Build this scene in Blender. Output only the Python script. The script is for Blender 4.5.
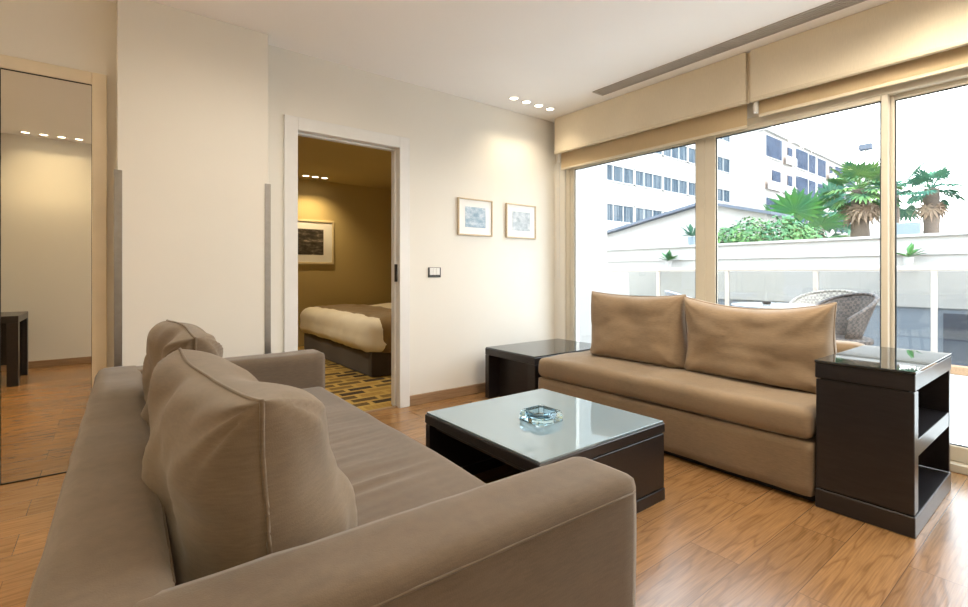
import bpy, bmesh, math, random
from mathutils import Vector, Matrix, noise

random.seed(7)
scene = bpy.context.scene
for o in list(bpy.data.objects):
    bpy.data.objects.remove(o)
COL = scene.collection
PI = math.pi

# ------------------------------------------------------------------ camera
cam_data = bpy.data.cameras.new('camera')
cam_data.sensor_width = 36.0
cam_data.lens = 17.875
cam_data.shift_y = -30.5 / 968
cam_data.clip_start = 0.02
cam_data.clip_end = 400
cam = bpy.data.objects.new('camera', cam_data)
COL.objects.link(cam)
cam.location = (0, 0, 1.07)
cam.rotation_euler = (PI / 2, 0, -math.atan2(0.61206, 0.79081))
scene.camera = cam

# ------------------------------------------------------------------ world
SKY = 7.4
world = bpy.data.worlds.new('sky')
scene.world = world
world.use_nodes = True
nt = world.node_tree
nt.nodes.clear()
w_out = nt.nodes.new('ShaderNodeOutputWorld')
w_bg = nt.nodes.new('ShaderNodeBackground')
w_tc = nt.nodes.new('ShaderNodeTexCoord')
w_sep = nt.nodes.new('ShaderNodeSeparateXYZ')
w_ramp = nt.nodes.new('ShaderNodeValToRGB')
w_ramp.color_ramp.elements[0].position = 0.0
w_ramp.color_ramp.elements[0].color = (1.0, 0.985, 0.96, 1)
w_ramp.color_ramp.elements[1].position = 0.8
w_ramp.color_ramp.elements[1].color = (0.72, 0.86, 1.0, 1)
nt.links.new(w_tc.outputs['Generated'], w_sep.inputs[0])
nt.links.new(w_sep.outputs['Z'], w_ramp.inputs[0])
nt.links.new(w_ramp.outputs[0], w_bg.inputs['Color'])
w_bg.inputs['Strength'].default_value = SKY
nt.links.new(w_bg.outputs[0], w_out.inputs[0])

# ------------------------------------------------------------------ sun
sun_data = bpy.data.lights.new('sun', 'SUN')
sun_data.energy = 5.0
sun_data.angle = math.radians(1.0)
sun_data.color = (1.0, 0.95, 0.87)
sun = bpy.data.objects.new('sun', sun_data)
COL.objects.link(sun)
sun.rotation_euler = Vector((0.28, 0.75, -0.95)).to_track_quat('-Z', 'Y').to_euler()
sun.location = (6, -8, 12)

# ------------------------------------------------------------------ exposure
vs = scene.view_settings
vs.view_transform = 'Standard'
vs.look = 'None'
vs.gamma = 1.0
vs.use_curve_mapping = False
vs.exposure = 0.0
scene.cycles.use_denoising = True
scene.cycles.max_bounces = 12
scene.cycles.diffuse_bounces = 6
scene.cycles.glossy_bounces = 6
scene.cycles.transmission_bounces = 10
scene.cycles.transparent_max_bounces = 16
scene.cycles.sample_clamp_indirect = 6.0
LAMP = 1.0           # strength of the interior downlights

# ------------------------------------------------------------------ materials
def new_mat(name):
    m = bpy.data.materials.new(name)
    m.use_nodes = True
    n = m.node_tree
    n.nodes.clear()
    out = n.nodes.new('ShaderNodeOutputMaterial')
    return m, n, out

def principled(n, out, color=(.8, .8, .8), rough=.5, **kw):
    b = n.nodes.new('ShaderNodeBsdfPrincipled')
    b.inputs['Base Color'].default_value = (*color, 1)
    b.inputs['Roughness'].default_value = rough
    for k, v in kw.items():
        b.inputs[k].default_value = v
    n.links.new(b.outputs[0], out.inputs[0])
    return b

def node(n, t, **kw):
    x = n.nodes.new(t)
    for k, v in kw.items():
        setattr(x, k, v)
    return x

def coords(n, scale=(1, 1, 1), rot=(0, 0, 0), loc=(0, 0, 0), kind='Object'):
    tc = node(n, 'ShaderNodeTexCoord')
    mp = node(n, 'ShaderNodeMapping')
    mp.inputs['Scale'].default_value = scale
    mp.inputs['Rotation'].default_value = rot
    mp.inputs['Location'].default_value = loc
    n.links.new(tc.outputs[kind], mp.inputs[0])
    return mp.outputs[0]

def noise_tex(n, vec, scale, detail=3, rough=.5):
    t = node(n, 'ShaderNodeTexNoise')
    t.inputs['Scale'].default_value = scale
    t.inputs['Detail'].default_value = detail
    t.inputs['Roughness'].default_value = rough
    n.links.new(vec, t.inputs['Vector'])
    return t.outputs['Fac']

def ramp(n, fac, stops):
    r = node(n, 'ShaderNodeValToRGB')
    els = r.color_ramp.elements
    while len(els) < len(stops):
        els.new(0.5)
    for e, (p, c) in zip(els, stops):
        e.position = p
        e.color = (*c, 1)
    n.links.new(fac, r.inputs[0])
    return r.outputs[0]

def bump(n, b, height, strength, dist=.01):
    bp = node(n, 'ShaderNodeBump')
    bp.inputs['Strength'].default_value = strength
    bp.inputs['Distance'].default_value = dist
    n.links.new(height, bp.inputs['Height'])
    n.links.new(bp.outputs[0], b.inputs['Normal'])

def mat_plain(name, color, rough=.5, var=.06, scale=8, **kw):
    m, n, out = new_mat(name)
    b = principled(n, out, color, rough, **kw)
    f = noise_tex(n, coords(n), scale, 2)
    lo = tuple(c * (1 - var) for c in color)
    hi = tuple(min(1, c * (1 + var)) for c in color)
    n.links.new(ramp(n, f, [(.3, lo), (.7, hi)]), b.inputs['Base Color'])
    return m

def mat_plaster(name, color):
    m, n, out = new_mat(name)
    b = principled(n, out, color, .75)
    v = coords(n)
    f = noise_tex(n, v, 1.6, 3)
    lo = tuple(c * .975 for c in color)
    n.links.new(ramp(n, f, [(.3, lo), (.7, color)]), b.inputs['Base Color'])
    bump(n, b, noise_tex(n, v, 90, 2), .04, .002)
    return m

def mat_fabric(name, color, weave=420, var=.16, sheen=.25, streak=(6, 6, 40)):
    m, n, out = new_mat(name)
    b = principled(n, out, color, .85)
    b.inputs['Sheen Weight'].default_value = sheen
    b.inputs['Sheen Roughness'].default_value = .5
    f1 = noise_tex(n, coords(n, streak), 6, 4, .6)
    f2 = noise_tex(n, coords(n), 3, 3)
    mx = node(n, 'ShaderNodeMath', operation='ADD')
    n.links.new(f1, mx.inputs[0]); n.links.new(f2, mx.inputs[1])
    hv = node(n, 'ShaderNodeMath', operation='MULTIPLY')
    hv.inputs[1].default_value = .5
    n.links.new(mx.outputs[0], hv.inputs[0])
    lo = tuple(c * (1 - var) for c in color)
    hi = tuple(min(1, c * (1 + var)) for c in color)
    n.links.new(ramp(n, hv.outputs[0], [(.36, lo), (.64, hi)]), b.inputs['Base Color'])
    bump(n, b, noise_tex(n, coords(n), weave, 2), .25, .002)
    return m

def mat_wood_floor(name):
    m, n, out = new_mat(name)
    b = principled(n, out, (.4, .22, .1), .27, IOR=1.8)
    v = coords(n)
    br = node(n, 'ShaderNodeTexBrick')
    br.offset = .37
    br.inputs['Scale'].default_value = 1.0
    br.inputs['Brick Width'].default_value = 1.3
    br.inputs['Row Height'].default_value = .19
    br.inputs['Mortar Size'].default_value = .0016
    br.inputs['Mortar Smooth'].default_value = .3
    br.inputs['Bias'].default_value = 0
    br.inputs['Color1'].default_value = (.0, .0, .0, 1)
    br.inputs['Color2'].default_value = (1, 1, 1, 1)
    br.inputs['Mortar'].default_value = (.5, .5, .5, 1)
    vb = coords(n, (1, 1, 1), (0, 0, 0), (.3, -.06, 0))
    n.links.new(vb, br.inputs['Vector'])
    # per plank offset of the grain
    off = node(n, 'ShaderNodeVectorMath', operation='MULTIPLY')
    off.inputs[1].default_value = (7, 3, 0)
    n.links.new(br.outputs['Color'], off.inputs[0])
    add = node(n, 'ShaderNodeVectorMath', operation='ADD')
    n.links.new(v, add.inputs[0]); n.links.new(off.outputs[0], add.inputs[1])
    mp = node(n, 'ShaderNodeMapping')
    mp.inputs['Scale'].default_value = (.9, 7, 1)
    n.links.new(add.outputs[0], mp.inputs[0])
    big = noise_tex(n, mp.outputs[0], 1.5, 2, .5)
    # cathedral grain: rings of a distorted field
    ms = node(n, 'ShaderNodeMath', operation='MULTIPLY'); ms.inputs[1].default_value = 48
    n.links.new(big, ms.inputs[0])
    sn = node(n, 'ShaderNodeMath', operation='SINE')
    n.links.new(ms.outputs[0], sn.inputs[0])
    mp2 = node(n, 'ShaderNodeMapping')
    mp2.inputs['Scale'].default_value = (3, 90, 1)
    n.links.new(add.outputs[0], mp2.inputs[0])
    fine = noise_tex(n, mp2.outputs[0], 2, 4, .6)
    c1 = ramp(n, sn.outputs[0], [(.0, (.30, .167, .070)), (.8, (.268, .146, .058)), (1, (.225, .119, .046))])
    c2 = ramp(n, fine, [(.3, (.72, .70, .68)), (.7, (1.12, 1.1, 1.08))])
    mul = node(n, 'ShaderNodeMix', data_type='RGBA', blend_type='MULTIPLY')
    mul.inputs[0].default_value = 1
    n.links.new(c1, mul.inputs[6]); n.links.new(c2, mul.inputs[7])
    tone = ramp(n, br.outputs['Color'], [(0, (.86, .84, .82)), (1, (1.1, 1.08, 1.05))])
    mul2 = node(n, 'ShaderNodeMix', data_type='RGBA', blend_type='MULTIPLY')
    mul2.inputs[0].default_value = 1
    n.links.new(mul.outputs[2], mul2.inputs[6]); n.links.new(tone, mul2.inputs[7])
    dk = node(n, 'ShaderNodeMix', data_type='RGBA')
    dk.inputs[7].default_value = (.12, .065, .03, 1)
    n.links.new(br.outputs['Fac'], dk.inputs[0])
    n.links.new(mul2.outputs[2], dk.inputs[6])
    n.links.new(dk.outputs[2], b.inputs['Base Color'])
    bump(n, b, sn.outputs[0], .035, .002)
    return m

def mat_wood(name, c1, c2, rough=.4, scale=(2, 30, 30), **kw):
    m, n, out = new_mat(name)
    b = principled(n, out, c1, rough, **kw)
    f = noise_tex(n, coords(n, scale), 2.5, 4, .6)
    n.links.new(ramp(n, f, [(.3, c1), (.7, c2)]), b.inputs['Base Color'])
    return m

def mat_pane(name, tint=(.97, .985, .985), refl=1.0):
    m, n, out = new_mat(name)
    tr = node(n, 'ShaderNodeBsdfTransparent'); tr.inputs[0].default_value = (*tint, 1)
    gl = node(n, 'ShaderNodeBsdfGlossy'); gl.inputs['Roughness'].default_value = 0.0
    ge = node(n, 'ShaderNodeNewGeometry')
    dt = node(n, 'ShaderNodeVectorMath', operation='DOT_PRODUCT')
    n.links.new(ge.outputs['Normal'], dt.inputs[0]); n.links.new(ge.outputs['Incoming'], dt.inputs[1])
    ab = node(n, 'ShaderNodeMath', operation='ABSOLUTE'); n.links.new(dt.outputs['Value'], ab.inputs[0])
    iv = node(n, 'ShaderNodeMath', operation='SUBTRACT'); iv.inputs[0].default_value = 1; n.links.new(ab.outputs[0], iv.inputs[1])
    pw = node(n, 'ShaderNodeMath', operation='POWER'); pw.inputs[1].default_value = 5; n.links.new(iv.outputs[0], pw.inputs[0])
    ma = node(n, 'ShaderNodeMath', operation='MULTIPLY_ADD'); ma.inputs[1].default_value = .96; ma.inputs[2].default_value = .04
    n.links.new(pw.outputs[0], ma.inputs[0])
    ml = node(n, 'ShaderNodeMath', operation='MULTIPLY'); ml.inputs[1].default_value = refl
    n.links.new(ma.outputs[0], ml.inputs[0])
    mx = node(n, 'ShaderNodeMixShader')
    n.links.new(ml.outputs[0], mx.inputs[0])
    n.links.new(tr.outputs[0], mx.inputs[1]); n.links.new(gl.outputs[0], mx.inputs[2])
    n.links.new(mx.outputs[0], out.inputs[0])
    return m

def mat_emit(name, color, strength):
    m, n, out = new_mat(name)
    e = node(n, 'ShaderNodeEmission')
    e.inputs[0].default_value = (*color, 1); e.inputs[1].default_value = strength
    n.links.new(e.outputs[0], out.inputs[0])
    return m

def mat_print(name, stops, scale=(3, 3, 3), seed=0, detail=6):
    m, n, out = new_mat(name)
    b = principled(n, out, (.5, .5, .5), .35)
    f = noise_tex(n, coords(n, scale, loc=(seed, seed * 2, seed)), 4, detail, .65)
    n.links.new(ramp(n, f, stops), b.inputs['Base Color'])
    return m

def mat_carpet(name):
    m, n, out = new_mat(name)
    b = principled(n, out, (.4, .3, .1), .95)
    br = node(n, 'ShaderNodeTexBrick')
    br.offset = .5
    br.inputs['Scale'].default_value = 1.0
    br.inputs['Brick Width'].default_value = .26
    br.inputs['Row Height'].default_value = .13
    br.inputs['Mortar Size'].default_value = .022
    br.inputs['Bias'].default_value = -.1
    br.inputs['Color1'].default_value = (.035, .018, .01, 1)
    br.inputs['Color2'].default_value = (.46, .30, .07, 1)
    br.inputs['Mortar'].default_value = (.52, .36, .10, 1)
    n.links.new(coords(n), br.inputs['Vector'])
    st = node(n, 'ShaderNodeTexWave', bands_direction='Y')
    st.inputs['Scale'].default_value = 9
    n.links.new(coords(n), st.inputs['Vector'])
    sr = ramp(n, st.outputs['Fac'], [(.45, (.55, .5, .4)), (.55, (1.1, 1.1, 1.1))])
    mul = node(n, 'ShaderNodeMix', data_type='RGBA', blend_type='MULTIPLY'); mul.inputs[0].default_value = 1
    n.links.new(br.outputs['Color'], mul.inputs[6]); n.links.new(sr, mul.inputs[7])
    n.links.new(mul.outputs[2], b.inputs['Base Color'])
    bump(n, b, noise_tex(n, coords(n), 300, 2), .3, .004)
    return m

def mat_weave(name, c1, c2):
    m, n, out = new_mat(name)
    b = principled(n, out, c1, .55)
    ck = node(n, 'ShaderNodeTexChecker'); ck.inputs['Scale'].default_value = 34
    n.links.new(coords(n), ck.inputs['Vector'])
    ck.inputs[1].default_value = (*c1, 1); ck.inputs[2].default_value = (*c2, 1)
    n.links.new(ck.outputs[0], b.inputs['Base Color'])
    bump(n, b, ck.outputs['Fac'], .6, .006)
    return m

def mat_tiles(name, c1, c2, w, h, mortar):
    m, n, out = new_mat(name)
    b = principled(n, out, c1, .5)
    br = node(n, 'ShaderNodeTexBrick')
    br.inputs['Scale'].default_value = 1
    br.inputs['Brick Width'].default_value = w
    br.inputs['Row Height'].default_value = h
    br.inputs['Mortar Size'].default_value = .004
    br.inputs['Color1'].default_value = (*c1, 1); br.inputs['Color2'].default_value = (*c2, 1)
    br.inputs['Mortar'].default_value = (*mortar, 1)
    n.links.new(coords(n), br.inputs['Vector'])
    n.links.new(br.outputs['Color'], b.inputs['Base Color'])
    return m

def mat_leaf(name, c1, c2):
    m, n, out = new_mat(name)
    b = principled(n, out, c1, .65)
    b.inputs['Specular IOR Level'].default_value = .2
    f = noise_tex(n, coords(n), 2.2, 3)
    n.links.new(ramp(n, f, [(.35, c1), (.65, c2)]), b.inputs['Base Color'])
    return m

M = {}
M['wall'] = mat_plaster('wall paint', (.785, .76, .705))
M['ceiling'] = mat_plaster('ceiling paint', (.91, .885, .87))
M['bedwall'] = mat_plaster('bedroom paint', (.54, .43, .195))
M['white'] = mat_plain('white lacquer', (.76, .755, .745), .35, .02)
M['beige_trim'] = mat_plain('beige lacquer', (.72, .63, .48), .4, .03)
M['floor'] = mat_wood_floor('oak laminate')
M['skirting'] = mat_wood('oak skirting', (.25, .15, .08), (.36, .23, .13), .4, (2, 40, 40))
M['steel'] = mat_plain('brushed steel', (.36, .345, .33), .35, .05, 30, Metallic=1.0)
M['chrome'] = mat_plain('chrome', (.75, .75, .75), .15, .02, 5, Metallic=1.0)
M['mirror'] = mat_plain('mirror silver', (.74, .72, .65), .0, .0, 5, Metallic=1.0)
M['dark'] = mat_wood('wenge veneer', (.014, .012, .013), (.024, .020, .0215), .28, (30, 4, 30))
M['darkin'] = mat_wood('wenge inner board', (.012, .009, .008), (.020, .014, .013), .5, (30, 4, 30))
M['plinth'] = mat_plain('black plinth', (.012, .011, .01), .6)
M['sofa_l'] = mat_fabric('taupe linen', (.122, .087, .058))
M['sofa_r'] = mat_fabric('warm-lit linen', (.235, .165, .098))  # same cloth as the left sofa, warm light put into its colour
M['pillow_l'] = mat_fabric('taupe cushion linen', (.165, .119, .078))
M['pillow_r'] = mat_fabric('warm-lit cushion linen', (.30, .212, .13))  # cushion cloth, tinted for the warm light as well
M['alu'] = mat_plain('champagne aluminium', (.575, .525, .425), .4, .03, 6)
M['gasket'] = mat_plain('black rubber gasket', (.02, .03, .035), .5)
M['pane'] = mat_pane('window glass')
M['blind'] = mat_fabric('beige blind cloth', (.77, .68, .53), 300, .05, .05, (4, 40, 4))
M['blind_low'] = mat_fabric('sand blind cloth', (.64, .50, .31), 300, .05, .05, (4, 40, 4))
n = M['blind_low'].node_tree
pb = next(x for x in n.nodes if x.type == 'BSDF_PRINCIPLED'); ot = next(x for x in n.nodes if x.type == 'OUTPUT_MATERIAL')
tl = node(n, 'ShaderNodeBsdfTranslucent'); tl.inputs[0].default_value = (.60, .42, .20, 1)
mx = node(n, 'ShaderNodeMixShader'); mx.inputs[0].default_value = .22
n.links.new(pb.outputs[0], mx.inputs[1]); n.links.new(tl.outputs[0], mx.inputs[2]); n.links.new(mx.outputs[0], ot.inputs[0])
M['blindbar'] = mat_plain('blind hem bar', (.70, .61, .46), .5, .02)
M['vent'] = mat_plain('grey vent metal', (.42, .385, .35), .45, .05)
M['lens'] = mat_emit('lamp glow', (1.0, .88, .66), 9.0)
M['matboard'] = mat_plain('white mat board', (.86, .86, .85), .6, .01)
M['frame_pale'] = mat_wood('pale frame wood', (.50, .40, .26), (.58, .47, .32), .4)
M['frame_cream'] = mat_plain('cream frame', (.70, .60, .38), .4, .03)
M['print_a'] = mat_print('blue print', [(.3, (.16, .27, .40)), (.5, (.30, .42, .54)), (.65, (.58, .66, .74)), (.8, (.18, .22, .28))], (4, 4, 7), 3)
M['print_b'] = mat_print('pale grey print', [(.3, (.25, .31, .37)), (.5, (.42, .48, .54)), (.7, (.66, .69, .72)), (.85, (.3, .34, .38))], (5, 5, 6), 9)
M['print_c'] = mat_print('dark street print', [(.3, (.012, .010, .008)), (.48, (.05, .042, .035)), (.6, (.14, .12, .1)), (.72, (.5, .45, .36))], (2, 2, 5), 5)
M['carpet'] = mat_carpet('patterned carpet')
M['duvet'] = mat_fabric('white duvet cotton', (.80, .74, .62), 250, .03, .1)
M['runner'] = mat_fabric('brown bed runner', (.20, .125, .045), 250, .12, .3)
M['skirt'] = mat_fabric('dark brown valance', (.045, .028, .018), 250, .1, .2)
M['plaster_out'] = mat_plain('white render', (.36, .355, .345), .7, .03, 1.2)
M['terrace'] = mat_tiles('pale terrace stone', (.56, .55, .53), (.62, .61, .585), .9, .14, (.24, .22, .2))
M['winglass'] = mat_print('far window glass', [(.35, (.02, .035, .055)), (.5, (.05, .075, .10)), (.6, (.11, .13, .15)), (.75, (.03, .05, .075))], (1.3, 1.3, .05), 2, 2)
M['winglass2'] = mat_print('far blue window glass', [(.35, (.022, .034, .06)), (.6, (.04, .058, .095)), (.8, (.07, .09, .12))], (.5, .5, .3), 4, 2)
for k_ in ('winglass', 'winglass2'):
    pb = next(x for x in M[k_].node_tree.nodes if x.type == 'BSDF_PRINCIPLED')
    pb.inputs['Specular IOR Level'].default_value = .05; pb.inputs['Roughness'].default_value = .7
M['farframe'] = mat_plain('white far window frame', (.33, .335, .335), .5, .02)
M['shade_in'] = mat_plain('pinkish balcony shade', (.30, .24, .21), .8, .05)  # shade of the balcony recesses, painted as a flat tone
M['roof_edge'] = mat_plain('slate blue roof edge', (.07, .09, .125), .6, .05)
M['greyclad'] = mat_tiles('blue grey cladding', (.16, .19, .235), (.18, .21, .25), 1.6, 3.0, (.26, .28, .3))
M['darkpanel'] = mat_plain('dark grey glazing', (.05, .06, .08), .25, .05)
M['rail'] = mat_plain('white rail paint', (.38, .33, .29), .45, .03)
M['rail_glass'] = mat_pane('balustrade glass', (.80, .805, .80), .8)
M['wicker'] = mat_weave('dark wicker', (.010, .007, .006), (.06, .042, .034))
M['wicker_pale'] = mat_weave('pale wicker', (.25, .23, .2), (.12, .11, .095))
M['wicker_blue'] = mat_weave('grey blue wicker', (.20, .22, .28), (.34, .36, .42))
M['tabletop_out'] = mat_plain('frosted white glass', (.34, .355, .36), .12, .02)
M['palm'] = mat_leaf('palm green', (.035, .12, .06), (.12, .22, .06))
M['palm_blue'] = mat_leaf('blue green palm', (.03, .11, .08), (.06, .17, .10))
M['palm_bright'] = mat_leaf('bright palm green', (.07, .21, .045), (.05, .17, .08))
M['palm_dead'] = mat_leaf('dry fronds', (.20, .14, .10), (.30, .235, .175))
M['trunk'] = mat_wood('palm trunk bark', (.055, .042, .035), (.13, .10, .08), .85, (6, 6, 40))
M['bush'] = mat_leaf('bush leaf', (.025, .11, .06), (.10, .22, .07))
M['pot'] = mat_plain('blue grey pot', (.15, .2, .24), .5, .05)
M['ground'] = mat_plain('pale ground', (.3, .29, .27), .8, .08)
M['black'] = mat_plain('black plastic', (.02, .02, .02), .4)

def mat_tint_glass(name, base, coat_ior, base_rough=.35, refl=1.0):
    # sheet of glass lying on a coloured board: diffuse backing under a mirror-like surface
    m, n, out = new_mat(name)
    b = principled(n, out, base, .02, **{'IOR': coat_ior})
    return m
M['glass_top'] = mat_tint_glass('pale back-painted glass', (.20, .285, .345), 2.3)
M['glass_top_dark'] = mat_tint_glass('glass over dark veneer', (.02, .025, .028), 1.75)
m, n, out = new_mat('crystal')
g = node(n, 'ShaderNodeBsdfGlass'); g.inputs['Color'].default_value = (.86, .95, .99, 1)
g.inputs['IOR'].default_value = 1.5; g.inputs['Roughness'].default_value = 0.0
n.links.new(g.outputs[0], out.inputs[0]); M['crystal'] = m
m, n, out = new_mat('glass edge')
principled(n, out, (.45, .62, .58), .1); M['glass_edge'] = m

# ------------------------------------------------------------------ geometry helpers
def bm_new():
    return bmesh.new()

def merge(bm, tmp):
    me = bpy.data.meshes.new('tmp'); tmp.to_mesh(me); tmp.free()
    bm.from_mesh(me); bpy.data.meshes.remove(me)

def box(bm, lo, hi, r=0.0, seg=2):
    t = bmesh.new()
    bmesh.ops.create_cube(t, size=1)
    for v in t.verts:
        v.co = Vector([(lo[i] + hi[i]) / 2 + v.co[i] * (hi[i] - lo[i]) for i in range(3)])
    if r > 0:
        bmesh.ops.bevel(t, geom=t.edges[:], offset=r, segments=seg, affect='EDGES', profile=.5)
    merge(bm, t)
    return bm

def soft(bm, lo, hi, r, res=.03, fn=None):
    """rounded box with a dense surface; fn(p, normal) -> displaced point"""
    lo, hi = Vector(lo), Vector(hi)
    n = [max(2, int(round((hi[i] - lo[i]) / res))) for i in range(3)]
    t = bmesh.new()
    def P(i, k):
        return lo[i] + (hi[i] - lo[i]) * k / n[i]
    for ax in range(3):
        a, b = (ax + 1) % 3, (ax + 2) % 3
        for side in (0, 1):
            g = {}
            for i in range(n[a] + 1):
                for j in range(n[b] + 1):
                    c = [0, 0, 0]
                    c[ax] = hi[ax] if side else lo[ax]; c[a] = P(a, i); c[b] = P(b, j)
                    g[i, j] = t.verts.new(c)
            for i in range(n[a]):
                for j in range(n[b]):
                    q = [g[i, j], g[i + 1, j], g[i + 1, j + 1], g[i, j + 1]]
                    t.faces.new(q if side else q[::-1])
    bmesh.ops.remove_doubles(t, verts=t.verts[:], dist=1e-5)
    ctr = (lo + hi) / 2
    for v in t.verts:
        p = v.co.copy()
        q = Vector([min(max(p[i], lo[i] + r), hi[i] - r) for i in range(3)])
        d = p - q
        if d.length > 1e-7:
            nn = d.normalized()
            p = q + nn * r
        else:
            nn = (p - ctr).normalized()
        v.co = fn(p, nn) if fn else p
    merge(bm, t)
    return bm

def tube(bm, pts, rad, seg=8, caps=True, closed=False):
    pts = [Vector(p) for p in pts]
    rads = rad if isinstance(rad, (list, tuple)) else [rad] * len(pts)
    rings = []
    up = Vector((0, 0, 1))
    for i, p in enumerate(pts):
        if closed:
            d = (pts[(i + 1) % len(pts)] - pts[i - 1]).normalized()
        else:
            d = (pts[min(i + 1, len(pts) - 1)] - pts[max(i - 1, 0)]).normalized()
        a = d.cross(up)
        if a.length < 1e-3:
            a = d.cross(Vector((0, 1, 0)))
        a.normalize(); b = a.cross(d)
        rings.append([bm.verts.new(p + (a * math.cos(2 * PI * k / seg) + b * math.sin(2 * PI * k / seg)) * rads[i]) for k in range(seg)])
    m = len(rings)
    for i in range(m if closed else m - 1):
        r0, r1 = rings[i], rings[(i + 1) % m]
        for k in range(seg):
            bm.faces.new((r0[k], r0[(k + 1) % seg], r1[(k + 1) % seg], r1[k]))
    if caps and not closed:
        bm.faces.new(rings[0][::-1]); bm.faces.new(rings[-1])
    return bm

def lathe(bm, prof, c=(0, 0, 0), seg=32):
    rings = []
    for r, z in prof:
        if r < 1e-6:
            rings.append([bm.verts.new((c[0], c[1], c[2] + z))])
        else:
            rings.append([bm.verts.new((c[0] + r * math.cos(2 * PI * k / seg), c[1] + r * math.sin(2 * PI * k / seg), c[2] + z)) for k in range(seg)])
    for a, b in zip(rings, rings[1:]):
        for k in range(seg):
            k2 = (k + 1) % seg
            if len(a) == 1 and len(b) == 1:
                continue
            if len(a) == 1:
                bm.faces.new((a[0], b[k], b[k2]))
            elif len(b) == 1:
                bm.faces.new((a[k], b[0], a[k2]))
            else:
                bm.faces.new((a[k], b[k], b[k2], a[k2]))
    return bm

def prism(bm, poly, z0, z1):
    lo = [bm.verts.new((x, y, z0)) for x, y in poly]
    hi = [bm.verts.new((x, y, z1)) for x, y in poly]
    k = len(poly)
    bm.faces.new(lo[::-1]); bm.faces.new(hi)
    for i in range(k):
        j = (i + 1) % k
        bm.faces.new((lo[i], lo[j], hi[j], hi[i]))
    return bm

def obj(name, bm, mat, parent=None, root=(0, 0, 0), smooth=False, label=None):
    """link bm as ONE mesh; vertices are in world coordinates, root = location of the thing it belongs to"""
    bmesh.ops.recalc_face_normals(bm, faces=bm.faces[:])
    L = Vector(root)
    if L.length:
        for v in bm.verts:
            v.co -= L
    me = bpy.data.meshes.new(name)
    bm.to_mesh(me); bm.free()
    me.materials.append(mat)
    if smooth:
        for p in me.polygons:
            p.use_smooth = True
        if smooth != 'all':
            me.set_sharp_from_angle(angle=math.radians(38))
    o = bpy.data.objects.new(name, me)
    COL.objects.link(o)
    if parent:
        o.parent = parent
    else:
        o.location = L
    if label:
        o['label'] = label
    return o

def thing(name, label, cat, loc=(0, 0, 0), rz=0, group=None):
    o = bpy.data.objects.new(name, None)
    o.empty_display_size = .1
    COL.objects.link(o)
    o.location = loc; o.rotation_euler = (0, 0, rz)
    o['label'] = label; o['category'] = cat
    if group:
        o['group'] = group
    return o

def tag(o, label, cat, group=None):
    o['label'] = label; o['category'] = cat
    if group:
        o['group'] = group
    return o

def struct(name, bm, mat, parent=None, **kw):
    o = obj(name, bm, mat, parent, **kw)
    if not parent:
        o['kind'] = 'structure'
    return o

def nz(p, s=1.0, seed=0.0):
    return noise.noise(Vector((p[0] * s + seed, p[1] * s + seed * 1.7, p[2] * s - seed)))

# ------------------------------------------------------------------ room shell
XW, YB, YR, XL, CZ = 3.56, 3.43, -.55, -1.75, 2.6
struct('floor', box(bm_new(), (XL - .1, YR - .1, -.15), (3.68, YB + .05, 0)), M['floor'])
struct('ceiling', box(bm_new(), (XL - .1, YR - .1, CZ), (3.78, YB + .14, CZ + .2)), M['ceiling'])
b = bm_new()
DX0, DX1, DZ = 1.016, 1.80, 2.06
box(b, (XL - .1, YB, 0), (DX0 - .02, YB + .13, CZ)); box(b, (DX1 + .02, YB, 0), (3.78, YB + .13, CZ))
box(b, (DX0 - .02, YB, DZ + .02), (DX1 + .02, YB + .13, CZ))
struct('wall_back', b, M['wall'])
b = bm_new()
box(b, (XW + .02, YR, 2.17), (3.78, YB, CZ)); box(b, (XW, 3.29, 0), (3.78, YB, 2.17))
struct('wall_right', b, M['wall'])
struct('wall_rear', box(bm_new(), (XL - .1, YR - .1, 0), (3.78, YR, CZ)), M['wall'])
struct('wall_left', box(bm_new(), (XL - .1, YR, 0), (XL, YB, CZ)), M['wall'])
struct('wall_front_pier', box(bm_new(), (.021, 3.28, 0), (.793, YB, CZ), .004, 1), M['wall'])
struct('baseboard_back', box(bm_new(), (1.89, YB - .014, 0), (XW, YB, .082), .003, 1), M['skirting'])
struct('baseboard_rear', box(bm_new(), (XL, YR, 0), (3.4, YR + .014, .082), .003, 1), M['skirting'])
struct('baseboard_left', box(bm_new(), (XL, YR + .014, 0), (XL + .014, YB - .03, .082), .003, 1), M['skirting'])

# door casing towards the bedroom
b = bm_new()
box(b, (DX0 - .09, YB - .018, 0), (DX0, YB, DZ + .09), .003, 1)
box(b, (DX1, YB - .018, 0), (DX1 + .09, YB, DZ + .09), .003, 1)
box(b, (DX0, YB - .018, DZ), (DX1, YB, DZ + .09), .003, 1)
box(b, (DX0 - .02, YB, 0), (DX0, YB + .13, DZ)); box(b, (DX1, YB, 0), (DX1 + .02, YB + .13, DZ))
box(b, (DX0 - .02, YB, DZ), (DX1 + .02, YB + .13, DZ + .02))
box(b, (DX1 - .012, YB + .05, 0), (DX1, YB + .09, DZ - .012)); box(b, (DX0, YB + .05, 0), (DX0 + .012, YB + .09, DZ - .012))
box(b, (DX0, YB + .05, DZ - .012), (DX1, YB + .09, DZ))
door = struct('door_1', b, M['white'])
obj('strike_plate', box(bm_new(), (DX1 - .016, YB + .02, 1.0), (DX1 - .001, YB + .045, 1.14), .002, 1), M['black'], door, label='black strike plate')
struct('trim_1', box(bm_new(), (DX0, YB + .02, 0), (DX1, YB + .06, .008), .002, 1), M['skirting'])

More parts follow.
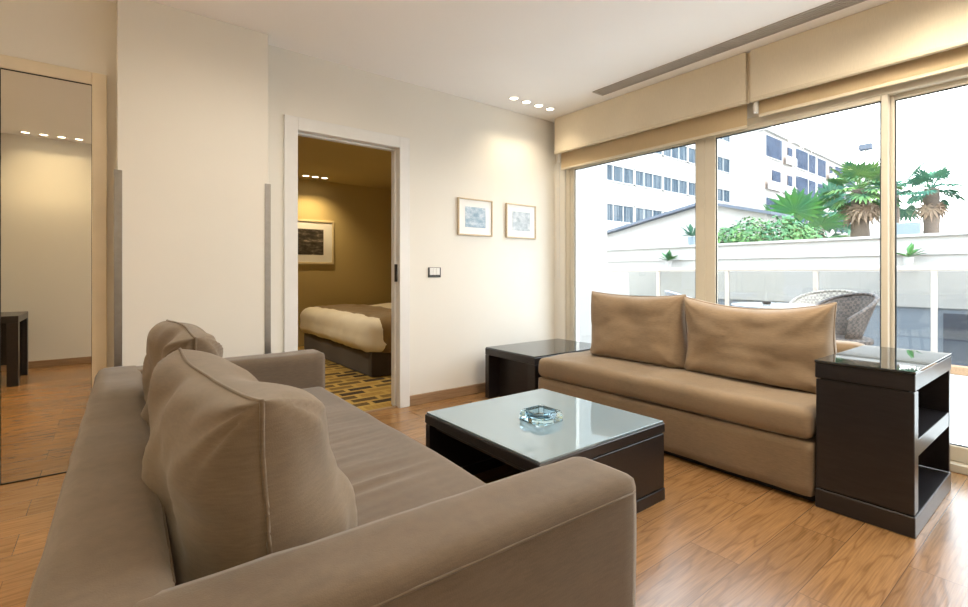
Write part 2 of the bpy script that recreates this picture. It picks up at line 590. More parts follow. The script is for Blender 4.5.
# mirrored closet: casing and two mirror doors
b = bm_new()
box(b, (-.087, YB - .03, 0), (-.022, YB, 2.172), .003, 1)
box(b, (-1.7, YB - .03, 2.105), (-.087, YB, 2.172), .003, 1)
struct('trim_2', b, M['beige_trim'])
for x0, x1, lab in ((-.443, -.089, 'tall mirrored closet door nearest the wall pier, reflecting the lit corridor wall'),
                    (-1.25, -.449, 'mirrored closet door at the photo edge, beyond the thin seam')):
    r = ((x0 + x1) / 2, YB - .012, 0)
    t = thing('closet_door', lab, 'mirror door', r, group='mirrored closet doors')
    obj('mirror_panel', box(bm_new(), (x0, YB - .022, .006), (x1, YB - .004, 2.10)), M['mirror'], t, r)
    bb = bm_new()
    box(bb, (x0, YB - .026, 0), (x1, YB - .003, .006)); box(bb, (x0, YB - .026, 2.1), (x1, YB - .003, 2.104))
    box(bb, (x1, YB - .026, 0), (x1 + .0035, YB - .003, 2.104))
    obj('frame', bb, M['plinth'], t, r)
for x, zt, lab in ((.026, 1.63, 'brushed steel corner guard on the pier edge beside the closet mirror'),
                   (.788, 1.64, 'brushed steel corner guard on the pier edge beside the bedroom doorway')):
    s = 1 if x > .4 else -1
    b = bm_new()
    box(b, (x - .018, 3.275, .02), (x + .018, 3.2795, zt), .001, 1)
    box(b, (x + s * .005, 3.2795, .02) if s > 0 else (x - .0105, 3.2795, .02), (x + .0095, 3.31, zt) if s > 0 else (x - .0055, 3.31, zt))
    tag(obj('corner_guard', b, M['steel'], None, (x, 3.278, 0)), lab, 'corner guard', 'steel corner guards')

# ------------------------------------------------------------------ window wall (sliding doors)
WX0, WX1 = XW + .015, XW + .115
b = bm_new()
box(b, (WX0, 3.235, 0), (WX1, 3.29, 2.17), .004, 1)
box(b, (WX0, YR, 2.115), (WX1, 3.235, 2.17), .004, 1)
box(b, (WX0, YR, 0), (WX1 + .05, 3.235, .045), .004, 1)
win = struct('window_1', b, M['alu'])
def sash(y0, y1, x0, x1, wl, wr):
    bb = bm_new(); z0, z1 = .045, 2.125
    box(bb, (x0, y0, z0), (x1, y0 + wr, z1), .004, 1); box(bb, (x0, y1 - wl, z0), (x1, y1, z1), .004, 1)
    box(bb, (x0, y0 + wr, z0), (x1, y1 - wl, z0 + .085), .004, 1); box(bb, (x0, y0 + wr, z1 - .04), (x1, y1 - wl, z1), .004, 1)
    s = obj('sash', bb, M['alu'], win)
    xm = (x0 + x1) / 2
    obj('glass_pane', box(bm_new(), (xm - .004, y0 + wr - .004, z0 + .08), (xm + .004, y1 - wl + .004, z1 - .036)), M['pane'], s)
    g = bm_new()
    for a, c in (((x0 + .012, y0 + wr, z0 + .085), (xm - .004, y0 + wr + .007, z1 - .04)), ((x0 + .012, y1 - wl - .007, z0 + .085), (xm - .004, y1 - wl, z1 - .04)),
                 ((x0 + .012, y0 + wr, z1 - .048), (xm - .004, y1 - wl, z1 - .04)), ((x0 + .012, y0 + wr, z0 + .085), (xm - .004, y1 - wl, z0 + .092))):
        box(g, a, c)
    obj('gasket', g, M['gasket'], s)
xa, xb, xc = WX0 + .005, WX0 + .047, WX0 + .09
sash(1.868, 3.235, xa, xb, .05, .078)
sash(.775, 1.868, xa, xb, .078, .033)
sash(-.5, .795, xb + .003, xc, .04, .05)

# two roller blinds with valances, hung from the ceiling
def blind(y0, y1, zlow, lab, cord_y):
    r = (3.5, (y0 + y1) / 2, CZ)
    t = thing('roller_blind', lab, 'blind', r, group='roller blinds over the sliding windows')
    def valance(p, nn):
        return p + Vector((nz(p, 3) * .003, 0, 0))
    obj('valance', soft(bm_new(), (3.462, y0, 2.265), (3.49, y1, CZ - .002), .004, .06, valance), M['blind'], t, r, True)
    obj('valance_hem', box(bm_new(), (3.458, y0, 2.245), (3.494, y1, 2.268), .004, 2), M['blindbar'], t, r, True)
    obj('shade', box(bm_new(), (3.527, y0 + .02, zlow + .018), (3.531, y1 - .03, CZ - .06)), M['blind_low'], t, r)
    tube_b = bm_new(); tube(tube_b, [(3.529, y0 + .02, CZ - .06), (3.529, y1 - .03, CZ - .06)], .028, 12)
    obj('roller_tube', tube_b, M['blindbar'], t, r, True)
    obj('hem_bar', box(bm_new(), (3.523, y0 + .02, zlow), (3.535, y1 - .03, zlow + .02), .003, 1), M['blindbar'], t, r)
    br = bm_new()
    box(br, (3.495, cord_y - .012, 2.17), (3.515, cord_y + .012, 2.25), .002, 1)
    obj('daylight_tab', br, M['white'], t, r)  # white tab standing for daylight shining through the gap between blinds
    cb = bm_new()
    for dx in (-.012, .012):
        tube(cb, [(3.52 + dx, cord_y + .025, 2.2), (3.52 + dx, cord_y + .025, 1.02)], .0022, 6)
    return t, r, cb
t, r, cb = blind(1.52, 3.335, 2.09, 'shorter beige roller blind meeting the framed-print wall in the corner', 3.31)
obj('pull_cord', cb, M['white'], t, r)
t, r, cb = blind(-.5, 1.49, 2.145, 'long beige roller blind over the palm view and the last sliding pane', 1.47)
cb.free()
obj('backing_strip', box(bm_new(), (3.4945, 1.47, 2.25), (3.499, 1.54, CZ - .002)), M['blind'], t, r)

# linear air vent
r = (3.27, .9, CZ)
t = thing('air_vent', 'long grey linear slot air vent recessed in the ceiling beside the blinds', 'vent', r)
b = bm_new()
box(b, (3.205, -.45, CZ - .008), (3.218, 2.645, CZ)); box(b, (3.322, -.45, CZ - .008), (3.335, 2.645, CZ))
box(b, (3.218, 2.63, CZ - .008), (3.322, 2.645, CZ)); box(b, (3.218, -.45, CZ - .008), (3.322, -.435, CZ))
obj('frame', b, M['vent'], t, r)
b = bm_new()
for k in range(4):
    x = 3.232 + k * .024
    box(b, (x, -.435, CZ - .006), (x + .008, 2.63, CZ - .001))
obj('louvre', b, M['vent'], t, r)
obj('back_plate', box(bm_new(), (3.218, -.435, CZ - .002), (3.322, 2.63, CZ)), M['vent'], t, r)

# ------------------------------------------------------------------ downlights
def downlight(x, y, z, lab, group, watts, color=(1.0, .84, .60), lean=(0, 0), rad=.038, spread=115):
    r = (x, y, z)
    t = thing('ceiling_downlight', lab, 'ceiling light', r, group=group)
    b = bm_new()
    lathe(b, [(rad * .92, -.001), (rad * .95, -.006), (rad * 1.12, -.006), (rad * 1.2, 0)], r, 24)
    obj('trim_ring', b, M['white'], t, r, True)
    b = bm_new(); lathe(b, [(0, -.003), (rad * .94, -.003)], r, 24)
    obj('lamp_lens', b, M['lens'], t, r)
    if watts:
        ld = bpy.data.lights.new('downlight_bulb', 'SPOT')
        ld.energy = watts * LAMP; ld.color = color; ld.spot_size = math.radians(spread); ld.spot_blend = .8
        ld.shadow_soft_size = .03
        lo = bpy.data.objects.new('downlight_bulb', ld); COL.objects.link(lo)
        lo.parent = t; lo.location = (0, 0, -.012)
        lo.rotation_euler = Vector((lean[0], lean[1], -1)).to_track_quat('-Z', 'Y').to_euler()
    return t
ordn = ('first', 'second', 'third', 'fourth')
for k, x in enumerate((2.779, 2.927, 3.079, 3.226)):
    place = ('farthest from the blinds', 'second from the bedroom door end', 'second from the blinds', 'closest to the blinds')[k]
    downlight(x, 3.163, CZ, f'small round ceiling downlight above the two framed prints, {place}', 'ceiling downlights above the framed prints', 9)
for k, x in enumerate((-.745, -.597, -.447, -.298)):
    place = ('leftmost in the closet mirror', 'second from left in the closet mirror', 'third from left in the closet mirror', 'rightmost in the closet mirror')[k]
    downlight(x, -.36, CZ, f'round downlight of the corridor ceiling, {place}', 'corridor ceiling downlights', 21, (1.0, .78, .46))
# the corridor to the left has its own row, outside the frame, that lights the floor there
for k, (x, y) in enumerate(((-1.4, .9), (-1.4, 1.6), (-1.4, 2.3), (-1.4, 3.0))):
    downlight(x, y, CZ, 'recessed downlight in the ceiling before the closet doors, left of the sofa', 'corridor floor downlights', 120, (1.0, .75, .42), spread=80)
for k, (x, y) in enumerate(((1.8, .45), (2.2, .45), (2.6, .45), (3.0, .45), (2.2, .95), (2.65, .95))):  # unseen fill lamps, added so the floor bounces light to the ceiling
    downlight(x, y, CZ, 'added unseen fill light above the open floor by the shelf cabinet', 'added living room fill lights', 42, (1.0, .88, .71), spread=165)

for k, (x, y) in enumerate(((.35, 2.2), (.7, 2.2), (1.05, 2.2), (1.4, 2.0))):  # unseen fill lamps, added to brighten the pier and door wall
    downlight(x, y, CZ, 'added unseen fill light in front of the wall pier', 'added fill lights in front of the wall pier', 19, (1.0, .89, .72), spread=172)

# ------------------------------------------------------------------ framed prints
def framed(name, x0, x1, z0, z1, y, fw, matw, mats, lab, group=None):
    r = ((x0 + x1) / 2, y, (z0 + z1) / 2)
    t = thing(name, lab, 'picture', r, group=group)
    b = bm_new()
    box(b, (x0, y - .022, z0), (x0 + fw, y - .002, z1), .002, 1); box(b, (x1 - fw, y - .022, z0), (x1, y - .002, z1), .002, 1)
    box(b, (x0 + fw, y - .022, z0), (x1 - fw, y - .002, z0 + fw), .002, 1); box(b, (x0 + fw, y - .022, z1 - fw), (x1 - fw, y - .002, z1), .002, 1)
    obj('frame', b, mats[0], t, r)
    obj('mat_board', box(bm_new(), (x0 + fw, y - .012, z0 + fw), (x1 - fw, y - .004, z1 - fw)), mats[1], t, r)
    obj('print', box(bm_new(), (x0 + fw + matw[0], y - .0135, z0 + fw + matw[1]), (x1 - fw - matw[0], y - .0125, z1 - fw - matw[1])), mats[2], t, r)
    return t
framed('framed_print', 2.36, 2.74, 1.40, 1.725, YB, .012, (.065, .06), (M['frame_pale'], M['matboard'], M['print_a']), 'framed print with the bluer image, nearer the light switch', 'framed prints on the living room wall')
framed('framed_print', 2.905, 3.285, 1.40, 1.725, YB, .012, (.065, .06), (M['frame_pale'], M['matboard'], M['print_b']), 'framed print with the paler grey image, nearer the window corner', 'framed prints on the living room wall')

# light switch
r = (2.128, YB, 1.075)
t = thing('light_switch', 'small metal-framed light switch beside the bedroom doorway', 'switch', r)
obj('cover_plate', box(bm_new(), (2.066, YB - .009, 1.033), (2.19, YB - .001, 1.117), .003, 2), M['black'], t, r)
for k in range(3):
    obj('rocker', box(bm_new(), (2.079 + k * .033, YB - .013, 1.054), (2.111 + k * .033, YB - .008, 1.113), .002, 1), M['white'], t, r)

# ------------------------------------------------------------------ bedroom beyond the door
BX0, BX1, BY0, BY1, BZ = -.2, 4.02, YB + .13, 7.22, 2.45
struct('floor_bedroom', box(bm_new(), (BX0, YB + .05, -.15), (BX1, BY1, 0)), M['carpet'])
struct('ceiling_bedroom', box(bm_new(), (BX0, BY0 + .0, BZ), (BX1, BY1, BZ + .3)), M['bedwall'])
struct('wall_bedroom_back', box(bm_new(), (BX0 - .1, BY1, 0), (BX1 + .1, BY1 + .1, BZ)), M['bedwall'])
struct('wall_bedroom_left', box(bm_new(), (BX0 - .1, BY0, 0), (BX0, BY1, BZ)), M['bedwall'])
struct('wall_bedroom_right', box(bm_new(), (BX1, BY0, 0), (BX1 + .1, BY1, BZ)), M['bedwall'])
b = bm_new()
box(b, (BX0, BY0, 0), (DX0 - .02, BY0 + .012, BZ)); box(b, (DX1 + .02, BY0, 0), (BX1, BY0 + .012, BZ)); box(b, (DX0 - .02, BY0, DZ + .02), (DX1 + .02, BY0 + .012, BZ))
struct('wall_bedroom_front', b, M['bedwall'])
framed('bedroom_picture', 1.62, 2.68, 1.20, 1.86, BY1, .03, (.13, .11), (M['frame_cream'], M['matboard'], M['print_c']), 'dark photograph in a cream frame on the bedroom wall')
for k, x in enumerate((2.171, 2.305, 2.438)):
    place = ('closest to the left door jamb', 'in the middle of the three', 'closest to the right door jamb')[k]
    downlight(x, 6.93, BZ, f'bedroom ceiling downlight, {place}', 'bedroom ceiling downlights', 24, (1.0, .74, .40), rad=.045)
downlight(1.0, 5.2, BZ, 'added bedroom fill light over the carpet, hidden from the doorway', 'hidden bedroom fill lights', 120, (1.0, .84, .60))  # two unseen lamps added as bedroom fill light
downlight(3.4, 4.2, BZ, 'added bedroom fill light over the bed side, hidden from the doorway', 'hidden bedroom fill lights', 120, (1.0, .84, .60))

r = (3.2, 5.6, 0)
t = thing('bed', 'double bed with white duvet, brown runner and dark skirt seen through the doorway', 'bed', r)
def skirtfn(p, nn):
    return p + Vector((nn.x, nn.y, 0)) * (.004 * math.sin(p.y * 9 + p.x * 9) * max(0, 1 - p.z / .3))
obj('bed_skirt', soft(bm_new(), (2.08, 4.56, 0), (3.85, 6.75, .27), .03, .045, skirtfn), M['skirt'], t, r, True)
def duvetfn(p, nn):
    q = p + nn * (.02 * nz(p, 3.5) + .012 * nz(p, 9))
    if p.z < .36:
        q += Vector((nn.x, nn.y, 0)) * .015
    return q
obj('duvet', soft(bm_new(), (2.03, 4.5, .235), (3.9, 6.8, .605), .13, .05, duvetfn), M['duvet'], t, r, 'all')
b = bm_new()
def runfn(p, nn):
    return p + nn * (.02 * nz(p, 3.5) + .010 * nz(p, 9))
soft(b, (2.13, 4.475, .225), (2.92, 6.825, .622), .13, .05, runfn)
obj('bed_runner', b, M['runner'], t, r, 'all')
def pil(p, nn):
    return p + nn * .02 * nz(p, 5)
for y0 in (4.75, 5.75):
    obj('pillow', soft(bm_new(), (3.3, y0, .58), (3.85, y0 + .8, .76), .085, .05, pil), M['duvet'], t, r, 'all')
obj('headboard', box(bm_new(), (3.91, 4.5, 0), (4.0, 6.8, 1.05), .02, 2), M['skirt'], t, r)

# ------------------------------------------------------------------ sofas
def pillow_bm(w, h, t, ex=4.0, pw=.5, pinch=.05, taper=.0, asym=.0, wr=.012, seed=0.0, nu=46, nv=40, slump=.15, sagz=.018):
    """knife-edge cushion: u along y, v along z, thickness along x; bottom edge centre at origin"""
    bm = bmesh.new()
    def outline(u, v):
        y = w / 2 * u * (1 - pinch * (1 - v * v))
        z = h / 2 * v * (1 - pinch * (1 - u * u))
        y *= 1 - taper * (v + 1) / 2
        return y, z
    grids = []
    for side in (1, -1):
        g = {}
        for i in range(nu + 1):
            for j in range(nv + 1):
                u = -math.cos(PI * i / nu); v = -math.cos(PI * j / nv)
                y, z = outline(u, v)
                k = max(0.0, (1 - abs(u) ** ex) * (1 - abs(v) ** ex)) ** pw
                k *= 1 - slump * v
                p3 = Vector((side * 3 + seed, y * 4, z * 4))
                edge = max(abs(u), abs(v)) ** 3
                wrk = wr * noise.noise(p3 * 1.3) * (k ** .5) * 2.2
                ang = math.atan2(v, u)
                wrk += wr * .75 * noise.noise(Vector((ang * 3.2 + seed, (u * u + v * v) * .8, side))) * k ** .5 * (.3 + edge)
                wrk += wr * .35 * noise.noise(Vector((y * 9 + seed, z * 22, side * 5))) * k ** .4
                for cu in (-1, 1):
                    for cv in (-1, 1):
                        dd = math.hypot((u - cu) * w, (v - cv) * h) / h
                        an = math.atan2(abs(v - cv) * h, abs(u - cu) * w + 1e-6)
                        wrk += wr * .8 * math.sin(an * 11 + seed + cu * 2 + cv + side) * math.exp(-2.6 * dd) * min(1, dd * 5) * k ** .3
                x = side * (t / 2 * k * (1 + side * asym)) + side * wrk
                sag = -sagz * (1 - u * u) * max(0, v) ** 2
                x_mid = .012 * noise.noise(Vector((u * 1.5 + seed, v * 1.5, 9)))
                g[i, j] = bm.verts.new((x + x_mid, y, z + h / 2 + sag))
        grids.append(g)
        for i in range(nu):
            for j in range(nv):
                q = [g[i, j], g[i + 1, j], g[i + 1, j + 1], g[i, j + 1]]
                bm.faces.new(q if side > 0 else q[::-1])
    edge_pts = [grids[0][i, 0].co.copy() for i in range(nu)] + [grids[0][nu, j].co.copy() for j in range(nv)] + \
               [grids[0][i, nv].co.copy() for i in range(nu, 0, -1)] + [grids[0][0, j].co.copy() for j in range(nv, 0, -1)]
    bmesh.ops.remove_doubles(bm, verts=bm.verts[:], dist=2e-4)
    return bm, edge_pts

def cushion(lab, loc, lean, rz, w, h, t, mat, group, **kw):
    """back cushion thing: cover and welt; facing +x when rz = 0, leaning back by lean"""
    th = thing('back_cushion', lab, 'cushion', loc, group=group)
    bm, edge = pillow_bm(w, h, t, **kw)
    wb = bmesh.new(); tube(wb, edge, .0045, 6, closed=True)
    par = th
    for nm, bb in (('cover', bm), ('welt', wb)):
        bmesh.ops.rotate(bb, verts=bb.verts[:], cent=(0, 0, 0), matrix=Matrix.Rotation(rz, 3, 'Z') @ Matrix.Rotation(lean, 3, 'Y'))
        par = obj(nm, bb, mat, par, (0, 0, 0), 'all')
    return th

# left sofa (back to the camera's left, facing the coffee table)
SX0, SX1, SY0, SY1 = -.085, .985, .665, 3.02
r = ((SX0 + SX1) / 2, (SY0 + SY1) / 2, 0)
t = thing('sofa', 'grey-taupe fabric sofa in front of the pier, its back and square arms towards the camera', 'sofa', r, math.radians(-1.15), group='two fabric sofas')
def f_arm(p, nn):
    return p + nn * (.004 * nz(p, 5) + .0018 * nz((p.x * 3, p.y * 3, p.z), 6))
def f_seat(p, nn):
    up = max(0, nn.z)
    q = p + nn * (.008 * nz(p, 4))
    if p.z > .36:
        fade = max(0, min(1, (2.75 - p.y) / 1.3)) * max(0, min(1, (.955 - p.x) / .25))
        for fr, am in ((11, .0055), (23, .003)):
            c = noise.noise(Vector((p.x * 1.1 + p.y * .5, p.y * fr - p.x * fr * .16, 3 + fr)))
            q.z += am * fade * (1 - abs(c) * 2.6)
        q.z += .010 * math.sin(PI * min(1, max(0, (p.y - SY0) / (SY1 - SY0))))
    return q
sofa_back = obj('back_rest', soft(bm_new(), (SX0, SY0 + .005, .05), (.098, SY1, .605), .035, .03, f_arm), M['sofa_l'], t, r, 'all')
arm_a = obj('arm_rest', soft(bm_new(), (.02, SY0, .05), (SX1, .855, .607), .026, .03, f_arm), M['sofa_l'], t, r, 'all')
arm_b = obj('arm_rest', soft(bm_new(), (.02, 2.83, .05), (SX1, SY1, .60), .026, .03, f_arm), M['sofa_l'], t, r, 'all')
obj('seat_base', soft(bm_new(), (.06, .84, .05), (.95, 2.845, .25), .015, .05, f_arm), M['sofa_l'], t, r, 'all')
obj('seat_cushion', soft(bm_new(), (.07, .845, .255), (.965, 2.84, .405), .035, .0125, f_seat), M['sofa_l'], t, r, 'all')
obj('plinth', box(bm_new(), (SX0 + .03, SY0 + .03, 0), (SX1 - .05, SY1 - .03, .055)), M['plinth'], t, r)
for y in (SY0, SY1):
    s = -1 if y == SY0 else 1
    sb = bm_new(); tube(sb, [(.03 + k * .0935, y + s * .0005, .572) for k in range(11)], .0025, 6)
    tube(sb, [(SX1 - .004, y - s * .022, .565 - k * .05) for k in range(11)], .0025, 6)
    obj('seam', sb, M['sofa_l'], arm_a if s < 0 else arm_b, r, 'all')
sb = bm_new(); tube(sb, [(.0965, .9 + k * .2, .577) for k in range(10)], .003, 6)
obj('seam', sb, M['sofa_l'], sofa_back, r, 'all')

cushion('fat taupe back cushion near the closest sofa arm, largest in view', (.213, 1.27, .40), math.radians(-4), math.radians(4), .76, .45, .31, M['pillow_l'], 'taupe back cushions', wr=.022, seed=2.0, ex=5, pw=.40, pinch=.02, slump=.32, sagz=.02, asym=.24)
cushion('taupe back cushion farther along the same sofa, partly hidden by the fat one', (.23, 2.03, .40), math.radians(-5), math.radians(2), .70, .475, .215, M['pillow_l'], 'taupe back cushions', wr=.022, seed=6.0, ex=5, pw=.42, pinch=.0, slump=.25, sagz=-.015)

# right sofa under the window
RX0, RY0, RY1 = 2.545, .825, 2.625
r = (3.0, 1.72, 0)
t = thing('sofa', 'armless tan sofa in front of the sliding windows between the two dark units', 'sofa', r, group='two fabric sofas')
obj('plinth', box(bm_new(), (RX0 + .05, RY0 + .01, 0), (3.38, RY1 - .01, .035)), M['plinth'], t, r)
obj('seat_base', soft(bm_new(), (RX0, RY0, .03), (3.41, RY1, .285), .014, .04, f_arm), M['sofa_r'], t, r, 'all')
def f_seat_r(p, nn):
    q = p + nn * .006 * nz(p, 4)
    if p.z > .38:
        c = noise.noise(Vector((p.x * 2.0 + p.y * .4, p.y * 6, 5)))
        q.z += .005 * (1 - abs(c) * 2.2)
    return q
obj('seat_cushion', soft(bm_new(), (RX0 - .015, RY0, .29), (3.30, RY1, .435), .045, .025, f_seat_r), M['sofa_r'], t, r, 'all')
obj('back_rest', soft(bm_new(), (3.26, RY0 + .005, .28), (3.42, RY1, .675), .03, .04, f_arm), M['sofa_r'], t, r, 'all')
cushion('tan back cushion by the corner side table, narrower of the pair', (3.045, 2.075, .435), math.radians(8), math.radians(183), .80, .495, .25, M['pillow_r'], 'tan back cushions', wr=.012, seed=11.0, ex=6, pw=.36, pinch=.05, slump=.3, sagz=.012, taper=.06)
cushion('tan back cushion beside the open shelf cabinet, wider of the pair', (3.03, 1.265, .435), math.radians(8), math.radians(179), .86, .485, .26, M['pillow_r'], 'tan back cushions', wr=.013, seed=23.0, ex=6, pw=.36, pinch=.06, slump=.3, sagz=.042, taper=.03)

# ------------------------------------------------------------------ coffee table
TX0, TX1, TY0, TY1 = 1.243, 2.066, 1.272, 2.092
r = ((TX0 + TX1) / 2, (TY0 + TY1) / 2, 0)
t = thing('coffee_table', 'low square black coffee table with pale glass top carrying the ashtray', 'table', r)
obj('top_frame', box(bm_new(), (TX0, TY0, .318), (TX1, TY1, .362), .003, 1), M['dark'], t, r)
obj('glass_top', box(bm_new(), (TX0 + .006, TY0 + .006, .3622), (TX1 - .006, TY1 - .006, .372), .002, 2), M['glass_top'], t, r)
for y0 in (TY0 + .003, TY1 - .043):
    obj('side_panel', box(bm_new(), (TX0 + .003, y0, .06), (TX1 - .003, y0 + .04, .312), .002, 1), M['dark'], t, r)
    obj('foot_rail', box(bm_new(), (TX0 + .0, y0 - .003, 0), (TX1, y0 + .043, .056), .002, 1), M['dark'], t, r)
b = bm_new(); box(b, (TX0 + .04, TY0 + .043, .285), (TX1 - .04, TY1 - .043, .318)); obj('under_board', b, M['darkin'], t, r)
obj('added_dark_panel', box(bm_new(), (TX1 - .12, TY0 + .043, .0), (TX1 - .08, TY1 - .043, .285)), M['darkin'], t, r)  # board added to keep the open inside dark
obj('groove', box(bm_new(), (TX0 + .008, TY0 + .008, .311), (TX1 - .008, TY1 - .008, .319)), M['plinth'], t, r)

# crystal ashtray
c = (1.612, 1.640, .3722)
r = c
t = thing('ashtray', 'square faceted clear crystal ashtray on the coffee table glass', 'ashtray', r, rz=0)
def octo(s, ch):
    return [(s, s - ch), (s - ch, s), (-s + ch, s), (-s, s - ch), (-s, -s + ch), (-s + ch, -s), (s - ch, -s), (s, -s + ch)]
def ring_loft(bm, loops):
    rs = [[bm.verts.new((c[0] + x, c[1] + y, c[2] + z)) for x, y in octo(s, ch)] for s, ch, z in loops]
    for a, b2 in zip(rs, rs[1:]):
        for k in range(8):
            bm.faces.new((a[k], a[(k + 1) % 8], b2[(k + 1) % 8], b2[k]))
    bm.faces.new(rs[0][::-1]); bm.faces.new(rs[-1])
    return bm
b = ring_loft(bm_new(), [(.076, .014, 0), (.079, .015, .004), (.079, .015, .028), (.071, .014, .046), (.060, .018, .048), (.050, .018, .018), (.040, .018, .013)])
obj('bowl', b, M['crystal'], t, r)

# ------------------------------------------------------------------ corner side table
QX0, QX1, QY0, QY1 = 2.535, 3.43, 2.645, 3.26
r = ((QX0 + QX1) / 2, (QY0 + QY1) / 2, 0)
t = thing('side_table', 'dark cube side table with open front in the corner under the prints', 'side table', r)
obj('top_board', box(bm_new(), (QX0, QY0, .37), (QX1, QY1, .425), .003, 1), M['dark'], t, r)
obj('glass_top', box(bm_new(), (QX0 + .004, QY0 + .004, .4252), (QX1 - .004, QY1 - .004, .434), .002, 2), M['glass_top_dark'], t, r)
obj('side_panel', box(bm_new(), (QX0, QY0, 0), (QX1, QY0 + .085, .37), .003, 1), M['dark'], t, r)
obj('side_panel', box(bm_new(), (QX0, QY1 - .05, 0), (QX1, QY1, .37), .003, 1), M['dark'], t, r)
obj('back_panel', box(bm_new(), (QX0 + .12, QY0 + .085, 0), (QX0 + .14, QY1 - .05, .37)), M['darkin'], t, r)

# ------------------------------------------------------------------ open shelf cabinet
KX0, KX1, KY0, KY1 = 2.55, 3.285, .466, .815
r = ((KX0 + KX1) / 2, (KY0 + KY1) / 2, 0)
t = thing('shelf_cabinet', 'tall dark end cabinet with two open shelves and glass top beside the tan sofa', 'cabinet', r)
obj('top_board', box(bm_new(), (KX0, KY0, .592), (KX1, KY1, .66), .003, 1), M['dark'], t, r)
obj('glass_top', box(bm_new(), (KX0 - .002, KY0 - .002, .6602), (KX1 + .002, KY1 + .002, .672), .002, 2), M['glass_top_dark'], t, r)
obj('front_panel', box(bm_new(), (KX0 + .003, KY0 + .003, .09), (KX0 + .07, KY1 - .003, .586), .003, 1), M['dark'], t, r)
obj('end_panel', box(bm_new(), (KX1 - .03, KY0 + .003, .09), (KX1, KY1 - .003, .592), .002, 1), M['dark'], t, r)
obj('back_panel', box(bm_new(), (KX0 + .07, KY1 - .03, .09), (KX1 - .03, KY1 - .003, .592)), M['darkin'], t, r)
obj('shelf', box(bm_new(), (KX0 + .07, KY0 + .004, .315), (KX1 - .03, KY1 - .03, .385), .002, 1), M['dark'], t, r)
obj('bottom_board', box(bm_new(), (KX0, KY0, .0), (KX1, KY1, .085), .003, 1), M['dark'], t, r)
obj('groove', box(bm_new(), (KX0 + .008, KY0 + .02, .58), (KX0 + .06, KY1 - .02, .597)), M['plinth'], t, r)
obj('groove', box(bm_new(), (KX0 + .008, KY0 + .02, .08), (KX0 + .06, KY1 - .02, .095)), M['plinth'], t, r)

# ------------------------------------------------------------------ console desk seen in the mirror
r = (-1.2, .2, 0)
t = thing('console_desk', 'dark console desk seen only as a reflection in the closet mirror', 'desk', r)
obj('desk_top', box(bm_new(), (-1.7, -.16, .60), (-.70, .53, .665), .003, 1), M['dark'], t, r)
for y0, y1 in ((.45, .53), (-.16, -.10)):
    for x0 in (-.78, -1.7):
        obj('leg', box(bm_new(), (x0, y0, 0), (x0 + .08, y1, .60), .002, 1), M['dark'], t, r)
obj('rear_panel', box(bm_new(), (-1.62, -.14, .12), (-.78, -.12, .60)), M['darkin'], t, r)
obj('end_glass', box(bm_new(), (-.745, -.10, .04), (-.737, .45, .60)), M['pane'], t, r)

# ------------------------------------------------------------------ terrace
struct('floor_terrace', box(bm_new(), (3.735, -4, -.2), (7.3, 9.0, -.02)), M['terrace'])
struct('wall_terrace_side', box(bm_new(), (3.78, 3.3, -.2), (4.25, 3.75, 3.4), .01, 1), M['plaster_out'])
struct('ground', box(bm_new(), (-30, -40, -3.3), (140, 120, -3.0)), M['ground'])
RXx = 7.2
r = (RXx, 2.5, -.02)
t = thing('glass_balustrade', 'white-railed glass balustrade along the terrace edge', 'railing', r)
obj('top_rail', box(bm_new(), (RXx - .03, -3.5, 1.095), (RXx + .03, 8.8, 1.15), .012, 2), M['rail'], t, r)
obj('base_curb', box(bm_new(), (RXx - .06, -3.5, -.02), (RXx + .06, 8.8, .07), .006, 1), M['skirting'], t, r)
sp = 1.132; y_first = 1.158
posts = [y_first + sp * k for k in range(-4, 8)]
for y in posts:
    if -3.5 < y < 8.8:
        obj('post', box(bm_new(), (RXx - .025, y - .025, .07), (RXx + .025, y + .025, 1.10), .004, 1), M['rail'], t, r)
for a, c2 in zip(posts, posts[1:]):
    if a > -3.5 and c2 < 8.8:
        obj('glass_panel', box(bm_new(), (RXx - .005, a + .03, .10), (RXx + .005, c2 - .03, 1.09)), M['rail_glass'], t, r)

# round terrace table
def terrace_table(r, lab, mat):
    t = thing('terrace_table', lab, 'table', r, group='round terrace tables')
    b = bm_new(); lathe(b, [(0, .725), (.46, .725), (.47, .733), (.46, .741), (0, .741)], r, 48)
    obj('table_top', b, mat, t, r, True)
    b = bm_new(); lathe(b, [(.435, .69), (.45, .69), (.45, .724), (.435, .724), (.435, .69)], r, 48)
    obj('apron_ring', b, M['wicker_blue'], t, r, True)
    for k in range(4):
        a = PI / 4 + k * PI / 2
        b = bm_new(); tube(b, [(r[0] + .32 * math.cos(a), r[1] + .32 * math.sin(a), 0 - .02), (r[0] + .28 * math.cos(a), r[1] + .28 * math.sin(a), .70)], .02, 8)
        obj('leg', b, M['wicker_blue'], t, r, True)
terrace_table((5.80, 2.20, -.02), 'round terrace table with white glass top behind the wider tan cushion', M['tabletop_out'])
terrace_table((5.75, 4.1, -.02), 'grey-blue terrace table seen through the first window pane', M['pot'])
r = (5.80, 2.32, .721)
t = thing('table_ashtray', 'tiny brown dish on the round terrace table', 'dish', r)
b = bm_new(); lathe(b, [(0, .0), (.035, .0), (.05, .03), (.045, .03), (.03, .008), (0, .008)], r, 20)
obj('dish_bowl', b, M['wicker'], t, r, True)

